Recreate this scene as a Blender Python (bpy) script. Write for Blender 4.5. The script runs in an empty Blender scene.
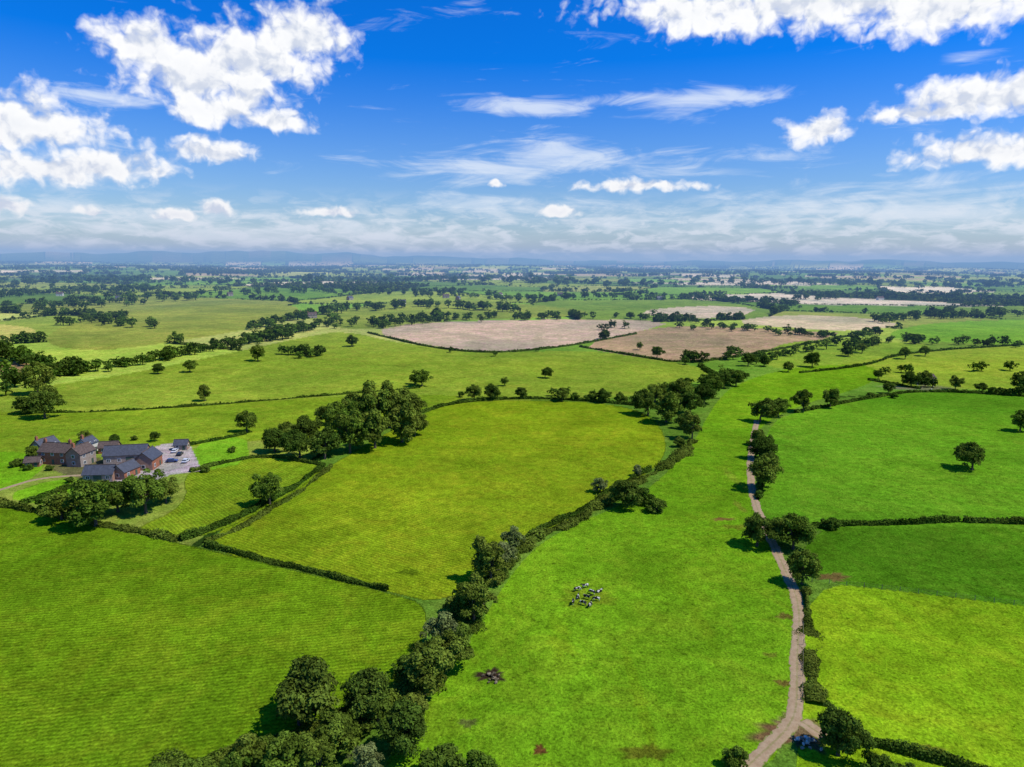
import bpy, math, numpy as np
from mathutils import Matrix, Vector
rng = np.random.default_rng(7)
scene = bpy.context.scene
scene.view_settings.view_transform = 'Standard'
scene.view_settings.look = 'None'
scene.view_settings.exposure = 0
link = scene.collection.objects.link

# ------------------------------------------------------------------ terrain
def H(x, y):
    x = np.asarray(x, float); y = np.asarray(y, float)
    r = np.hypot(x, y); az = np.degrees(np.arctan2(x, y))
    h = 0.9*np.sin(x/58+0.4)*np.sin(y/71+1.0)
    h = h + 2.2*np.sin(x/165+1.2)*np.cos(y/205+0.3)*np.clip(r/350, 0, 1)
    h = h + np.clip(r/1000, 0, 6)*2.6*np.sin(x/720+2)*np.sin(y/930+.5)
    h = h + 118*np.exp(-((r-11800)/1500)**2)*np.exp(-((az+20)/15)**2)*(1+.10*np.sin(az*1.3)+.04*np.sin(az*3.7))
    h = h + 125*np.exp(-((r-10800)/1200)**2)*np.exp(-((az-26)/6)**2)*(1+.12*np.sin(az*2.1)+.04*np.sin(az*4.3))
    h = h + 72*np.exp(-((r-12800)/1500)**2)*(1+.25*np.sin(az*.9+1)+.06*np.sin(az*3.1))
    return h

# ------------------------------------------------------------------ camera
CAMZ = 80.0; FPX = 24/36*1024
R = Matrix.Rotation(math.radians(90-10.35), 3, 'X') @ Matrix.Rotation(math.radians(0.40), 3, 'Z')
cam_d = bpy.data.cameras.new('camera'); cam = bpy.data.objects.new('camera', cam_d); link(cam)
cam_d.lens = 24; cam_d.sensor_width = 36; cam_d.clip_start = 0.5; cam_d.clip_end = 90000
cam.matrix_world = Matrix.Translation((0, 0, CAMZ)) @ R.to_4x4()
scene.camera = cam
def raydir(u, v):
    return (R @ Vector(((u-512)/FPX, -(v-383.5)/FPX, -1))).normalized()
def G(u, v):
    """surveyed ground position (metres) of a point of the photograph"""
    d = raydir(u, v)
    z = 0.0
    for _ in range(25):
        t = (z-CAMZ)/d.z
        z = 0.5*z+0.5*float(H(d.x*t, d.y*t))
    return d.x*t, d.y*t, z
def pxm(u, v):
    x, y, z = G(u, v)
    loc = R.transposed() @ Vector((x, y, z-CAMZ))
    return FPX/(-loc.z)
def smooth(pts, closed=False, it=2):
    p = np.array(pts, float)
    for _ in range(it):
        if closed:
            q = np.roll(p, -1, 0)
            p = np.stack([.75*p+.25*q, .25*p+.75*q], 1).reshape(-1, 2)
        else:
            a, b = p[:-1], p[1:]
            m = np.stack([.75*a+.25*b, .25*a+.75*b], 1).reshape(-1, 2)
            p = np.vstack([p[:1], m, p[-1:]])
    return p
def GP(pts): return np.array([G(u, v)[:2] for u, v in pts])

# ------------------------------------------------------------------ node helpers
def new_mat(name):
    m = bpy.data.materials.new(name); m.use_nodes = True
    nt = m.node_tree; nt.nodes.clear()
    return m, nt
class NB:
    def __init__(s, nt): s.nt = nt
    def n(s, t, **k):
        nd = s.nt.nodes.new(t)
        for a, b in k.items(): setattr(nd, a, b)
        return nd
    def set(s, sock, v):
        if hasattr(v, 'is_output'): s.nt.links.new(v, sock)
        else: sock.default_value = v
    def math(s, op, a, b=None, c=None, clamp=False):
        nd = s.n('ShaderNodeMath', operation=op); nd.use_clamp = clamp
        s.set(nd.inputs[0], a)
        if b is not None: s.set(nd.inputs[1], b)
        if c is not None: s.set(nd.inputs[2], c)
        return nd.outputs[0]
    def vmath(s, op, a, b=None):
        nd = s.n('ShaderNodeVectorMath', operation=op)
        s.set(nd.inputs[0], a)
        if b is not None: s.set(nd.inputs[1], b)
        return nd.outputs['Value'] if op in ('LENGTH', 'DOT_PRODUCT') else nd.outputs['Vector']
    def mapr(s, v, a, b, c, d, smooth=False):
        nd = s.n('ShaderNodeMapRange'); nd.interpolation_type = 'SMOOTHSTEP' if smooth else 'LINEAR'
        s.set(nd.inputs[0], v)
        for i, q in enumerate((a, b, c, d)): s.set(nd.inputs[i+1], q)
        return nd.outputs[0]
    def mix(s, f, a, b, mode='MIX'):
        nd = s.n('ShaderNodeMix', data_type='RGBA', blend_type=mode)
        s.set(nd.inputs[0], f); s.set(nd.inputs[6], a); s.set(nd.inputs[7], b)
        return nd.outputs[2]
    def noise(s, vec, scale, detail=4, rough=.5, dim='3D', dist=0):
        nd = s.n('ShaderNodeTexNoise', noise_dimensions=dim)
        if vec is not None: s.set(nd.inputs['Vector'], vec)
        nd.inputs['Scale'].default_value = scale; nd.inputs['Detail'].default_value = detail
        nd.inputs['Roughness'].default_value = rough; nd.inputs['Distortion'].default_value = dist
        return nd.outputs['Fac']
    def bsdf(s, col, rough=.8, spec=.2, normal=None):
        nd = s.n('ShaderNodeBsdfPrincipled')
        s.set(nd.inputs['Base Color'], col); s.set(nd.inputs['Roughness'], rough)
        nd.inputs['Specular IOR Level'].default_value = spec
        if normal is not None: s.set(nd.inputs['Normal'], normal)
        return nd.outputs[0]
    def out(s, sh, vol=False):
        o = s.n('ShaderNodeOutputMaterial'); s.nt.links.new(sh, o.inputs['Volume' if vol else 'Surface'])
    def bump(s, h, dist=.2, strength=1.):
        nd = s.n('ShaderNodeBump'); s.set(nd.inputs['Height'], h)
        nd.inputs['Distance'].default_value = dist; nd.inputs['Strength'].default_value = strength
        return nd.outputs[0]
def lin(r, g, b, k=1.0):
    f = lambda c: ((c/255+.055)/1.055)**2.4 if c > 10 else c/255/12.92
    return (f(r)*k, f(g)*k, f(b)*k)
def simple(name, rgb, rough=.7, var=.25, scale=3., spec=.2, metallic=0, bump=0):
    m, nt = new_mat(name); b = NB(nt)
    tc = b.n('ShaderNodeTexCoord').outputs['Object']
    f = b.mapr(b.noise(tc, scale, 5, .6), .3, .7, 1-var, 1+var)
    c = b.vmath('SCALE', (*rgb,)); 
    nd = c.node; b.set(nd.inputs['Scale'], f)
    nrm = b.bump(b.noise(tc, scale*2, 4), bump) if bump else None
    s = b.bsdf(c, rough, spec, nrm); s.node.inputs['Metallic'].default_value = metallic
    b.out(s); return m

# ------------------------------------------------------------------ materials
def leaf_mat(name, rgb, rgb2):
    m, nt = new_mat(name); b = NB(nt)
    t = b.n('ShaderNodeAttribute', attribute_name='tint').outputs['Fac']
    oi = b.n('ShaderNodeObjectInfo').outputs['Random']
    geo = b.n('ShaderNodeNewGeometry').outputs['Position']
    nz = b.noise(geo, .06, 2, .6)
    f = b.math('ADD', b.math('MULTIPLY', oi, .7), b.mapr(nz, .3, .7, -.2, .5), clamp=True)
    c = b.mix(f, (*rgb, 1), (*rgb2, 1))
    sc = b.vmath('SCALE', c); b.set(sc.node.inputs['Scale'], t)
    d = b.n('ShaderNodeBsdfDiffuse'); b.set(d.inputs[0], sc); d = d.outputs[0]
    tr = b.n('ShaderNodeBsdfTranslucent'); b.set(tr.inputs[0], sc)
    mx = b.n('ShaderNodeMixShader'); mx.inputs[0].default_value = .25
    nt.links.new(d, mx.inputs[1]); nt.links.new(tr.outputs[0], mx.inputs[2])
    b.out(mx.outputs[0]); return m
LEAF_D = leaf_mat('oak_foliage', (.052, .100, .012), (.11, .155, .02))
LEAF_M = leaf_mat('ash_foliage', (.085, .155, .015), (.16, .20, .026))
LEAF_L = leaf_mat('willow_foliage', (.15, .21, .045), (.21, .23, .085))
HEDGE = leaf_mat('hedge_foliage', (.058, .118, .012), (.11, .165, .02))
BARK = simple('bark', (.09, .07, .05), .9, .35, 4, bump=.05)

# ------------------------------------------------------------------ mesh helpers
def quads_mesh(name, V, F, tint=None, mats=(), midx=None, smooth_sh=False, attrs=None):
    V = np.ascontiguousarray(V.reshape(-1, 3), dtype=np.float32)
    F = np.ascontiguousarray(F, dtype=np.int32)
    me = bpy.data.meshes.new(name)
    me.vertices.add(len(V)); me.vertices.foreach_set('co', V.ravel())
    me.loops.add(F.size); me.loops.foreach_set('vertex_index', F.ravel())
    me.polygons.add(len(F)); me.polygons.foreach_set('loop_start', np.arange(len(F), dtype=np.int32)*4)
    for m in mats: me.materials.append(m)
    if midx is not None: me.polygons.foreach_set('material_index', midx.astype(np.int32))
    me.update(calc_edges=True)
    me.polygons.foreach_set('use_smooth', np.full(len(F), smooth_sh, dtype=bool))
    if tint is not None:
        a = me.attributes.new('tint', 'FLOAT', 'POINT'); a.data.foreach_set('value', tint.astype(np.float32))
    for k, v in (attrs or {}).items():
        if v.ndim == 2:
            a = me.attributes.new(k, 'FLOAT_VECTOR', 'POINT'); a.data.foreach_set('vector', v.astype(np.float32).ravel())
        else:
            a = me.attributes.new(k, 'FLOAT', 'POINT'); a.data.foreach_set('value', v.astype(np.float32))
    return me
def unit(v): return v/np.maximum(np.linalg.norm(v, axis=-1, keepdims=True), 1e-9)
def cards(P, N, S, g, asp=.62):
    N = unit(N); t = unit(np.cross(N, g.normal(size=N.shape))); b = np.cross(N, t)
    S = S[:, None]
    return np.stack([P+t*S, P+b*S*asp+N*S*.18, P-t*S, P-b*S*asp+N*S*.18], 1)*1.0
def tube(p0, p1, r0, r1, k=7):
    p0 = np.array(p0, float); p1 = np.array(p1, float); d = unit(p1-p0)
    a = unit(np.cross(d, [.3, .9, .2])); b = np.cross(d, a)
    th = np.arange(k)*2*np.pi/k
    ring = np.cos(th)[:, None]*a+np.sin(th)[:, None]*b
    V = np.vstack([p0+ring*r0, p1+ring*r1])
    F = np.array([[i, (i+1) % k, k+(i+1) % k, k+i] for i in range(k)])
    return V, F
def crown_template(seed, W=12., Hh=13., nclump=62, per=150, size=.40, zc=.54, rz=.46, low=.85):
    g = np.random.default_rng(seed)
    P = []; N = []; S = []; T = []
    cs = []
    lean = g.normal(size=2)*.05*W
    for i in range(nclump):
        d = unit(g.normal(size=3)); 
        if d[2] < -low: d[2] *= -.6
        rr = g.uniform(.2, 1)**.45
        a_ = math.atan2(d[1], d[0])
        lob = 1+.16*math.sin(2*a_+seed*1.7)+.14*math.sin(3*a_+seed)+g.normal()*.12
        c = np.array([d[0]*W*.41*rr*lob+lean[0], d[1]*W*.41*rr*lob+lean[1], Hh*zc+d[2]*Hh*rz*.85*rr*(1+.15*math.sin(a_*2+seed*3)+g.normal()*.10)])
        r = g.uniform(.06, .145)*W
        cs.append((c, r))
    for c, r in cs:
        n = max(4, int(per*(r/(.12*W))**2))
        d = unit(g.normal(size=(n, 3))); d[:, 2] = np.where(d[:, 2] < -.5, -d[:, 2], d[:, 2])
        rad = r*(1+.2*np.sin(d[:, 0]*7+c[0])*np.sin(d[:, 1]*5+c[1])+g.normal(size=n)*.16)
        p = c+d*rad[:, None]*np.array([1, 1, .8])
        ct = g.uniform(.6, 1.4)
        P.append(p); N.append(d+g.normal(size=(n, 3))*.5+np.array([0, 0, .35])); S.append(g.uniform(.5, 1.25, n)*size)
        T.append(ct*g.uniform(.65, 1.35, n))
    P = np.vstack(P); N = np.vstack(N); S = np.hstack(S); T = np.hstack(T)
    return cards(P, N, S, g), T, cs
def tree_mesh(name, seed, mat, W=12., Hh=13., **k):
    Q, T, cs = crown_template(seed, W, Hh, **k)
    V = Q.reshape(-1, 3); F = np.arange(len(V)).reshape(-1, 4); tint = np.repeat(T, 4); mi = np.zeros(len(F))
    Vs = [V]; Fs = [F]; ts = [tint]; mis = [mi]; off = len(V)
    def add(p0, p1, r0, r1):
        nonlocal off
        v, f = tube(p0, p1, r0, r1); Vs.append(v); Fs.append(f+off); off += len(v)
        ts.append(np.ones(len(v))); mis.append(np.ones(len(f)))
    s = W/12
    fork = np.array([0, 0, Hh*.25])
    add((0, 0, -.4), (0, 0, .5*s), .62*s, .42*s); add((0, 0, .5*s), fork, .42*s, .33*s)
    for c, r in cs[:14]:
        mid = fork*.5+c*.5+np.array([0, 0, .2])*s
        add(fork, mid, .2*s, .12*s); add(mid, c, .12*s, .04*s)
    me = quads_mesh(name, np.vstack(Vs), np.vstack(Fs), np.hstack(ts), (mat, BARK), np.hstack(mis))
    me['W'] = W; me['H'] = Hh
    return me
OAK = [tree_mesh('oak_tree', s, (LEAF_D, LEAF_D, LEAF_M)[s % 3], W=12.5, Hh=10.5+s % 3) for s in (1, 2, 3, 4, 5, 6)]
ASH = [tree_mesh('ash_tree', s, LEAF_M, W=10.5, Hh=10+s % 3, nclump=50) for s in (11, 12, 13, 14)]
WIL = [tree_mesh('willow_tree', s, LEAF_L, W=10, Hh=9, nclump=40, zc=.5, rz=.48, size=.34, per=150, low=.8) for s in (21, 22)]
BUSH = [tree_mesh('hawthorn_bush', s, (HEDGE, LEAF_M, LEAF_L)[s % 3], W=8, Hh=5.5, nclump=36, zc=.42, rz=.5, size=.34, per=150, low=.9) for s in (30, 31, 33, 34, 36)]
KIND = {'o': (OAK, 'oak_tree'), 'a': (ASH, 'ash_tree'), 'w': (WIL, 'willow_tree'), 'b': (BUSH, 'hawthorn_bush')}
def place_tree(u, v, wpx, kind='o', hs=1.0):
    x, y, z = G(u, v)
    w = wpx/pxm(u, v)
    ms, nm = KIND[kind]; me = ms[rng.integers(len(ms))]
    o = bpy.data.objects.new(nm, me); link(o)
    s = w/me['W']*1.0
    o.location = (x, y, z-.1); o.rotation_euler = (0, 0, rng.uniform(0, 6.28))
    sz = s*hs*rng.uniform(.9, 1.1)
    o.scale = (s, s*rng.uniform(.9, 1.1), sz)

trees = [
 (300,724,76,'o'),(246,770,46,'b'),(330,756,48,'a'),(366,772,36,'w'),(378,722,56,'o'),(405,752,52,'o'),(320,780,48,'a'),(288,782,48,'a'),
 (232,782,46,'b'),(196,784,42,'b'),(440,772,50,'b'),(478,778,44,'b'),(424,695,48,'a'),(446,668,42,'a'),(440,648,40,'w'),(474,624,44,'a'),
 (458,612,30,'b'),(491,582,40,'a'),(500,566,28,'w'),(514,549,24,'w'),(408,676,28,'b'),(352,735,40,'b'),(415,716,36,'b'),
 (265,757,32,'b'),(160,786,34,'b'),(478,600,28,'b'),
 (627,507,36,'o'),(656,512,24,'b'),(642,503,26,'b'),(600,492,18,'w'),(637,476,12,'w'),
 (648,415,28,'o'),(666,422,32,'a'),(690,414,28,'o'),(704,404,24,'o'),(692,439,24,'a'),(712,394,22,'o'),(736,386,16,'o'),(724,388,18,'o'),
 (680,405,26,'o'),(655,402,20,'o'),(684,429,20,'b'),(620,402,14,'b'),(604,402,16,'o'),(590,401,12,'b'),(574,400,12,'b'),
 (562,401,15,'o'),(522,398,14,'o'),(490,399,19,'o'),(474,400,17,'o'),(505,386,9,'o'),(545,378,12,'o'),(680,447,14,'b'),
 (762,460,30,'o'),(762,488,36,'o'),(757,445,16,'a'),(769,472,22,'o'),(757,546,36,'o'),(793,549,40,'o'),(802,584,34,'o'),(830,528,20,'b'),(776,538,26,'o'),
 (760,422,27,'o'),(778,416,20,'o'),(803,412,22,'a'),(830,407,18,'a'),(838,755,52,'o'),(733,766,30,'b'),(848,744,34,'b'),
 (880,780,40,'b'),(910,786,36,'b'),
 (972,470,32,'o'),(1020,431,22,'o'),(888,393,11,'o'),(911,387,18,'o'),(924,384,15,'o'),(955,390,14,'a'),(979,391,12,'o'),(1020,392,20,'o'),
 (870,398,9,'b'),(848,356,14,'o'),(862,353,11,'o'),(905,359,12,'o'),(812,367,16,'o'),(878,379,10,'o'),(925,356,11,'o'),(893,398,8,'b'),
 (788,372,11,'o'),(764,366,13,'o'),(748,366,14,'o'),(657,358,14,'o'),(640,350,8,'o'),(1000,394,10,'b'),
 (270,504,32,'o'),(247,432,22,'o'),(205,401,14,'a'),(158,374,13,'o'),(190,372,14,'o'),(258,361,15,'o'),(352,346,14,'o'),(422,386,20,'o'),
 (415,384,12,'o'),(155,441,11,'o'),(116,444,12,'o'),(84,442,13,'o'),(135,440,8,'b'),(58,450,12,'b'),(32,460,14,'a'),(18,466,14,'b'),
 (62,519,34,'a'),(96,526,44,'a'),(118,512,36,'o'),(146,513,46,'o'),(166,503,28,'o'),(48,510,24,'b'),(78,512,26,'b'),(134,500,28,'o'),
 (205,472,10,'b'),(232,452,9,'b'),(112,490,16,'b'),(70,482,10,'b'),(92,444,9,'b'),(28,470,10,'b'),(50,470,9,'b'),
 (45,418,32,'o'),(28,413,24,'o'),(38,394,30,'o'),(50,406,20,'o'),(52,376,16,'o'),
 (275,452,26,'o'),(300,458,33,'o'),(325,459,36,'o'),(350,453,36,'a'),(375,448,38,'a'),(402,442,38,'a'),(415,436,24,'o'),(340,438,36,'o',1.15),
 (366,432,40,'a',1.2),(390,428,36,'a',1.2),(326,424,22,'o'),(310,442,30,'o'),(406,426,34,'a',1.2),(288,444,24,'o'),(355,426,32,'o'),
]
for t in trees: place_tree(*t)

# ------------------------------------------------------------------ fields
K = .80
fields = []
def field(pts, rgb, rows=0., ang=0., k=K, it=2, tex=1.):
    fields.append((GP(smooth(pts, True, it)), lin(*rgb, k), rows, math.radians(ang), tex))
field([(-260,470),(-200,380),(0,392),(60,384),(130,374),(230,353),(300,338),(345,330),(400,344),(500,352),(600,350),(700,366),(716,376),(640,398),(540,400),(460,402),(420,414),(330,430),(250,438),(150,452),(80,450)], (136,158,44), .25, 70)
field([(-260,470),(-200,400),(20,414),(150,410),(300,398),(440,394),(470,398),(420,414),(330,440),(250,440),(150,452),(60,455)], (126,153,32), .4, 80)
field([(60,325),(140,308),(290,303),(302,312),(270,325),(200,338),(100,352),(40,345)], (148,158,58), .2, 60)
field([(-30,322),(45,328),(22,342),(-30,342)], (196,190,90), 0, 0)
field([(-30,360),(30,361),(36,372),(-30,378)], (170,140,90), 0, 0)
field([(368,332),(420,322),(560,319),(675,321),(640,332),(560,347),(490,353),(430,346)], (202,178,138), .6, 75, .78, 1)
field([(580,346),(640,330),(690,325),(800,331),(850,334),(740,356),(684,363),(610,353)], (178,152,106), .6, 50, .78, 1)
field([(725,322),(790,314),(870,318),(905,325),(860,331),(800,329)], (205,188,138), .4, 50, .8, 1)
field([(630,312),(700,305),(760,308),(740,317),(680,319)], (205,188,146), .4, 50, .8, 1)
field([(800,372),(900,352),(1060,343),(1130,388),(920,390),(868,380)], (144,166,46), .3, 60)
field([(885,332),(940,321),(1100,318),(1100,347),(960,343),(900,341)], (122,168,42), .2, 60)
field([(770,345),(830,338),(900,343),(940,346),(880,358),(800,370),(760,366)], (134,162,46), .2, 60)
field([(300,318),(345,308),(420,300),(520,303),(600,312),(560,318),(420,321),(365,330),(340,328)], (140,156,56), .2, 60)
field([(360,800),(430,700),(470,640),(520,560),(560,530),(640,498),(690,450),(700,430),(720,395),(750,378),(800,366),(876,364),(880,382),(800,405),(758,425),(752,460),(752,500),(775,545),(800,600),(798,690),(760,800)], (112,155,24), 0, 0)
field([(765,425),(800,410),(870,397),(930,389),(1120,398),(1250,560),(1024,528),(813,530),(775,535),(755,500)], (100,149,28), .0, 0)
field([(805,528),(900,527),(1024,526),(1250,560),(1300,640),(1024,606),(900,590),(806,580)], (86,132,22), .0, 0)  # deep green sward, with cloud shadow painted into the field colour
field([(806,581),(900,591),(1024,606),(1300,640),(1400,900),(790,900),(800,700)], (132,168,24), 0, 0)
field([(195,548),(260,505),(330,466),(420,414),(455,402),(530,400),(620,404),(658,420),(668,448),(655,470),(610,492),(570,522),(520,545),(500,572),(440,604),(390,592),(300,570)], (130,153,24), 1., 62)
field([(120,534),(190,505),(180,470),(265,455),(328,463),(300,490),(200,543)], (126,153,28), 1., 50)
field([(-400,470),(0,501),(60,520),(130,532),(200,548),(300,572),(390,593),(430,606),(420,650),(400,690),(300,735),(200,770),(100,900),(-500,900)], (110,142,20), 1., 101)
field([(-60,452),(45,452),(42,474),(0,492),(-60,505)], (120,172,28), 0, 0, K, 1)
field([(0,497),(55,478),(88,482),(84,494),(50,506)], (120,172,28), 0, 0, K, 1)
field([(188,446),(246,433),(250,462),(200,472)], (118,168,32), 0, 0, K, 1)
field([(92,474),(110,462),(160,445),(188,440),(202,471),(170,475),(150,482),(100,484)], (205,192,175), 0, 0, .6, 0)
field([(40,462),(95,455),(112,466),(92,480),(60,474)], (130,125,75), 0, 0, .6, 1)
dirt = [
 (491,675,2.8,2.0,(70,55,40),1),(468,723,1.6,1.1,(90,90,45),.8),(540,750,1.0,1.2,(120,80,40),1),(648,752,4.5,1.6,(95,95,25),.8),(722,519,3.6,1.3,(130,95,50),.9),
 (832,577,4.6,2.3,(120,100,50),1),(785,616,2.2,1.4,(115,85,45),.8),(783,683,1.6,1.0,(120,88,45),.8),(770,655,1.5,.9,(115,100,40),.6),
 (800,735,7,3.2,(115,90,55),1),(930,750,3.0,1.2,(110,90,40),.7),(797,728,4.0,3.0,(130,108,72),1),(583,598,7,4,(120,130,30),.5),(410,572,3,1.6,(70,90,15),.7),
 (965,435,9,3,(130,160,40),.3),(738,527,5,2,(130,112,40),.5),(920,388,22,9,(130,125,90),.8),(738,505,1.2,6,(150,140,50),.5),(966,474,3,1.6,(90,110,30),.5),
 (735,480,1.6,14,(150,150,50),.3),(690,600,2,22,(120,150,20),.25),(640,700,1.2,16,(130,150,20),.25),(560,640,2.4,9,(125,150,20),.25)]

def inpoly(P, x, y):
    ins = np.zeros(len(x), bool)
    x0, y0 = P.min(0); x1, y1 = P.max(0)
    c = np.where((x >= x0) & (x <= x1) & (y >= y0) & (y <= y1))[0]
    if len(c) == 0: return ins
    xc, yc = x[c], y[c]; r = np.zeros(len(c), bool)
    n = len(P)
    for i in range(n):
        ax, ay = P[i]; bx, by = P[(i+1) % n]
        if ay == by: continue
        cond = ((ay > yc) != (by > yc)) & (xc < (bx-ax)*(yc-ay)/(by-ay)+ax)
        r ^= cond
    ins[c] = r; return ins
def hsh(i, j, k):
    v = np.sin(i*127.1+j*311.7+k*74.7)*43758.5453
    return v-np.floor(v)
CX, CY = 360., 330.
def woodsel(I, J): 
    rr = np.hypot(I*CX, J*CY)
    return hsh(I, J, 9) > np.where(rr < 2500, .95, np.where(rr < 8500, .88, 2.))
def voro(x, y):
    xw = x+28*np.sin(y/210)+12*np.sin(y/83+1); yw = y+24*np.sin(x/190+2)+10*np.sin(x/70)
    gx = np.floor(xw/CX); gy = np.floor(yw/CY)
    d1 = np.full(len(x), 1e12); d2 = d1.copy(); I = np.zeros(len(x)); J = np.zeros(len(x))
    for a in (-1, 0, 1):
        for b in (-1, 0, 1):
            i = gx+a; j = gy+b
            sx = (i+.5+.8*(hsh(i, j, 1)-.5))*CX; sy = (j+.5+.8*(hsh(i, j, 2)-.5))*CY
            d = np.hypot(xw-sx, yw-sy)
            m = d < d1
            d2 = np.where(m, d1, np.minimum(d2, d)); I = np.where(m, i, I); J = np.where(m, j, J); d1 = np.where(m, d, d1)
    return I, J, (d2-d1)/2
pal = np.array([lin(124,153,52,K), lin(108,146,44,K), lin(154,166,68,K), lin(104,138,48,K), lin(180,188,90,K), lin(122,164,50,K), lin(96,128,46,K), lin(144,163,58,K), lin(160,182,64,K), lin(220,204,156,K), lin(200,182,132,K), lin(226,212,170,K)])

dens = np.radians(np.arange(-52, 52.001, .09)); coarse = np.radians(np.arange(58, 303, 6.))
TH = np.concatenate([dens, coarse])
dep = np.radians(np.arange(66, .36, -.085))
RR = np.concatenate([[.01, 4, 10, 18, 26], 80/np.tan(dep), np.geomspace(13600, 38000, 12)])
nt_, nr = len(TH), len(RR)
TT, RG = np.meshgrid(TH, RR)
X = (RG*np.sin(TT)).ravel(); Y = (RG*np.cos(TT)).ravel(); Z = H(X, Y)
I, J, bd = voro(X, Y)
rad = np.hypot(X, Y)
pi = (hsh(I, J, 5)*np.where(np.hypot(I*CX, J*CY) < 1200, 9, 12)).astype(int)
col = pal[pi]*(0.8+.38*hsh(I, J, 6))[:, None]
rows = np.where(hsh(I, J, 7) > .5, .25, .0)
ang = hsh(I, J, 8)*3.14
rowu = X*np.cos(ang)+Y*np.sin(ang)
wood = woodsel(I, J)
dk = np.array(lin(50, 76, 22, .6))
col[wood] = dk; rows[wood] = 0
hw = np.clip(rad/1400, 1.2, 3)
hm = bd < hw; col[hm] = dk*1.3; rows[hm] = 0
# wooded hill country on the horizon
wf = np.clip((rad-8800)/900, 0, 1)[:, None]*(.75+.25*np.sin(X/900.)*np.sin(Y/700.))[:, None]
col = col*(1-wf)+dk*1.3*wf
for P, c, rw, an, tx in fields:
    m = inpoly(P, X, Y)
    col[m] = c; rows[m] = rw
    rowu[m] = X[m]*np.cos(an)+Y[m]*np.sin(an)+ (9*np.sin(Y[m]/70.) if rw == 1. else 0)
for u, v, rx, ry, c, st in dirt:
    x, y, z = G(u, v)
    dd = np.hypot((X-x)/rx, (Y-y)/ry)
    s = (rad < 600) & (dd < 2)
    a = np.arctan2(Y[s]-y, X[s]-x)
    e = dd[s]+.22*np.sin(3*a+u)+.15*np.sin(7*a+v)+.12*np.sin(13*a+u*v)
    w = np.clip((1.15-e)/.4, 0, 1)[:, None]*st
    col[s] = col[s]*(1-w)+np.array(lin(*c, .7))*w
idx = np.arange(nr*nt_).reshape(nr, nt_)
A = idx[:-1]; B = np.roll(idx, -1, 1)[:-1]; C = np.roll(idx, -1, 1)[1:]; D = idx[1:]
F = np.stack([A, D, C, B], -1).reshape(-1, 4)

gm, nt = new_mat('grassland'); b = NB(nt)
base = b.n('ShaderNodeAttribute', attribute_name='fieldcol').outputs['Vector']
rw = b.n('ShaderNodeAttribute', attribute_name='rows').outputs['Fac']
ru = b.n('ShaderNodeAttribute', attribute_name='rowu').outputs['Fac']
pos = b.n('ShaderNodeNewGeometry').outputs['Position']
cloud_shade = b.noise(pos, .009, 3, .5, dist=.5); n1 = b.noise(pos, .045, 4, .62, dist=.8); n2 = b.noise(pos, .35, 5, .68); n3 = b.noise(pos, 1.9, 3, .7)
f = b.math('MULTIPLY', b.mapr(n1, .3, .7, .78, 1.18), b.mapr(n2, .25, .75, .62, 1.38))
f = b.math('MULTIPLY', f, b.mapr(n3, .25, .75, .40, 1.60))
f = b.math('MULTIPLY', f, b.mapr(cloud_shade, .3, .7, .80, 1.15))  # broad cloud shadows painted into the grass colour as large-scale noise
spk = b.math('MULTIPLY', b.mapr(b.noise(pos, .8, 3, .55), .58, .70, 0, .40, True), b.math('SUBTRACT', 1, rw, clamp=True))
f = b.math('MULTIPLY', f, b.math('SUBTRACT', 1, spk))
dist = b.math('MULTIPLY', b.math('SUBTRACT', n2, .5), 1.6)
ph = b.math('MULTIPLY', b.math('ADD', ru, dist), 2*math.pi/1.05)
rs = b.math('SINE', ph)
rowf = b.math('ADD', 1, b.math('MULTIPLY', b.math('MULTIPLY', rs, rw), .15))
tram = b.mapr(b.math('ABSOLUTE', b.math('SUBTRACT', b.math('PINGPONG', b.math('ADD', ru, b.math('MULTIPLY', n1, 2.)), 12.), 1.0)), .1, .4, .05, 0)
rowf = b.math('SUBTRACT', rowf, b.math('MULTIPLY', tram, rw))
f = b.math('MULTIPLY', f, rowf)
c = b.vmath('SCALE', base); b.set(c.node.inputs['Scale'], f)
nz = b.noise(pos, .09, 5, .7, dist=1.0)
c = b.mix(b.mapr(nz, .44, .74, 0, .8), c, b.vmath('MULTIPLY', c, (1.5, 1.08, 1.6)))
c = b.mix(b.mapr(cloud_shade, .35, .6, .5, 0), c, b.vmath('MULTIPLY', c, (.76, .97, 1.0)))
hgt = b.math('ADD', b.math('MULTIPLY', n3, .6), b.math('MULTIPLY', b.math('MULTIPLY', rs, rw), .16))
hgt = b.math('ADD', hgt, n2)
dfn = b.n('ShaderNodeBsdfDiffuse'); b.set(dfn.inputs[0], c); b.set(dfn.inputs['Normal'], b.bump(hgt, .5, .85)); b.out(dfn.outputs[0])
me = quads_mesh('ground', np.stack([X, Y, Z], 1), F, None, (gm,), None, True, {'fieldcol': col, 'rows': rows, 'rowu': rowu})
ground = bpy.data.objects.new('ground', me); link(ground)

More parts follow.
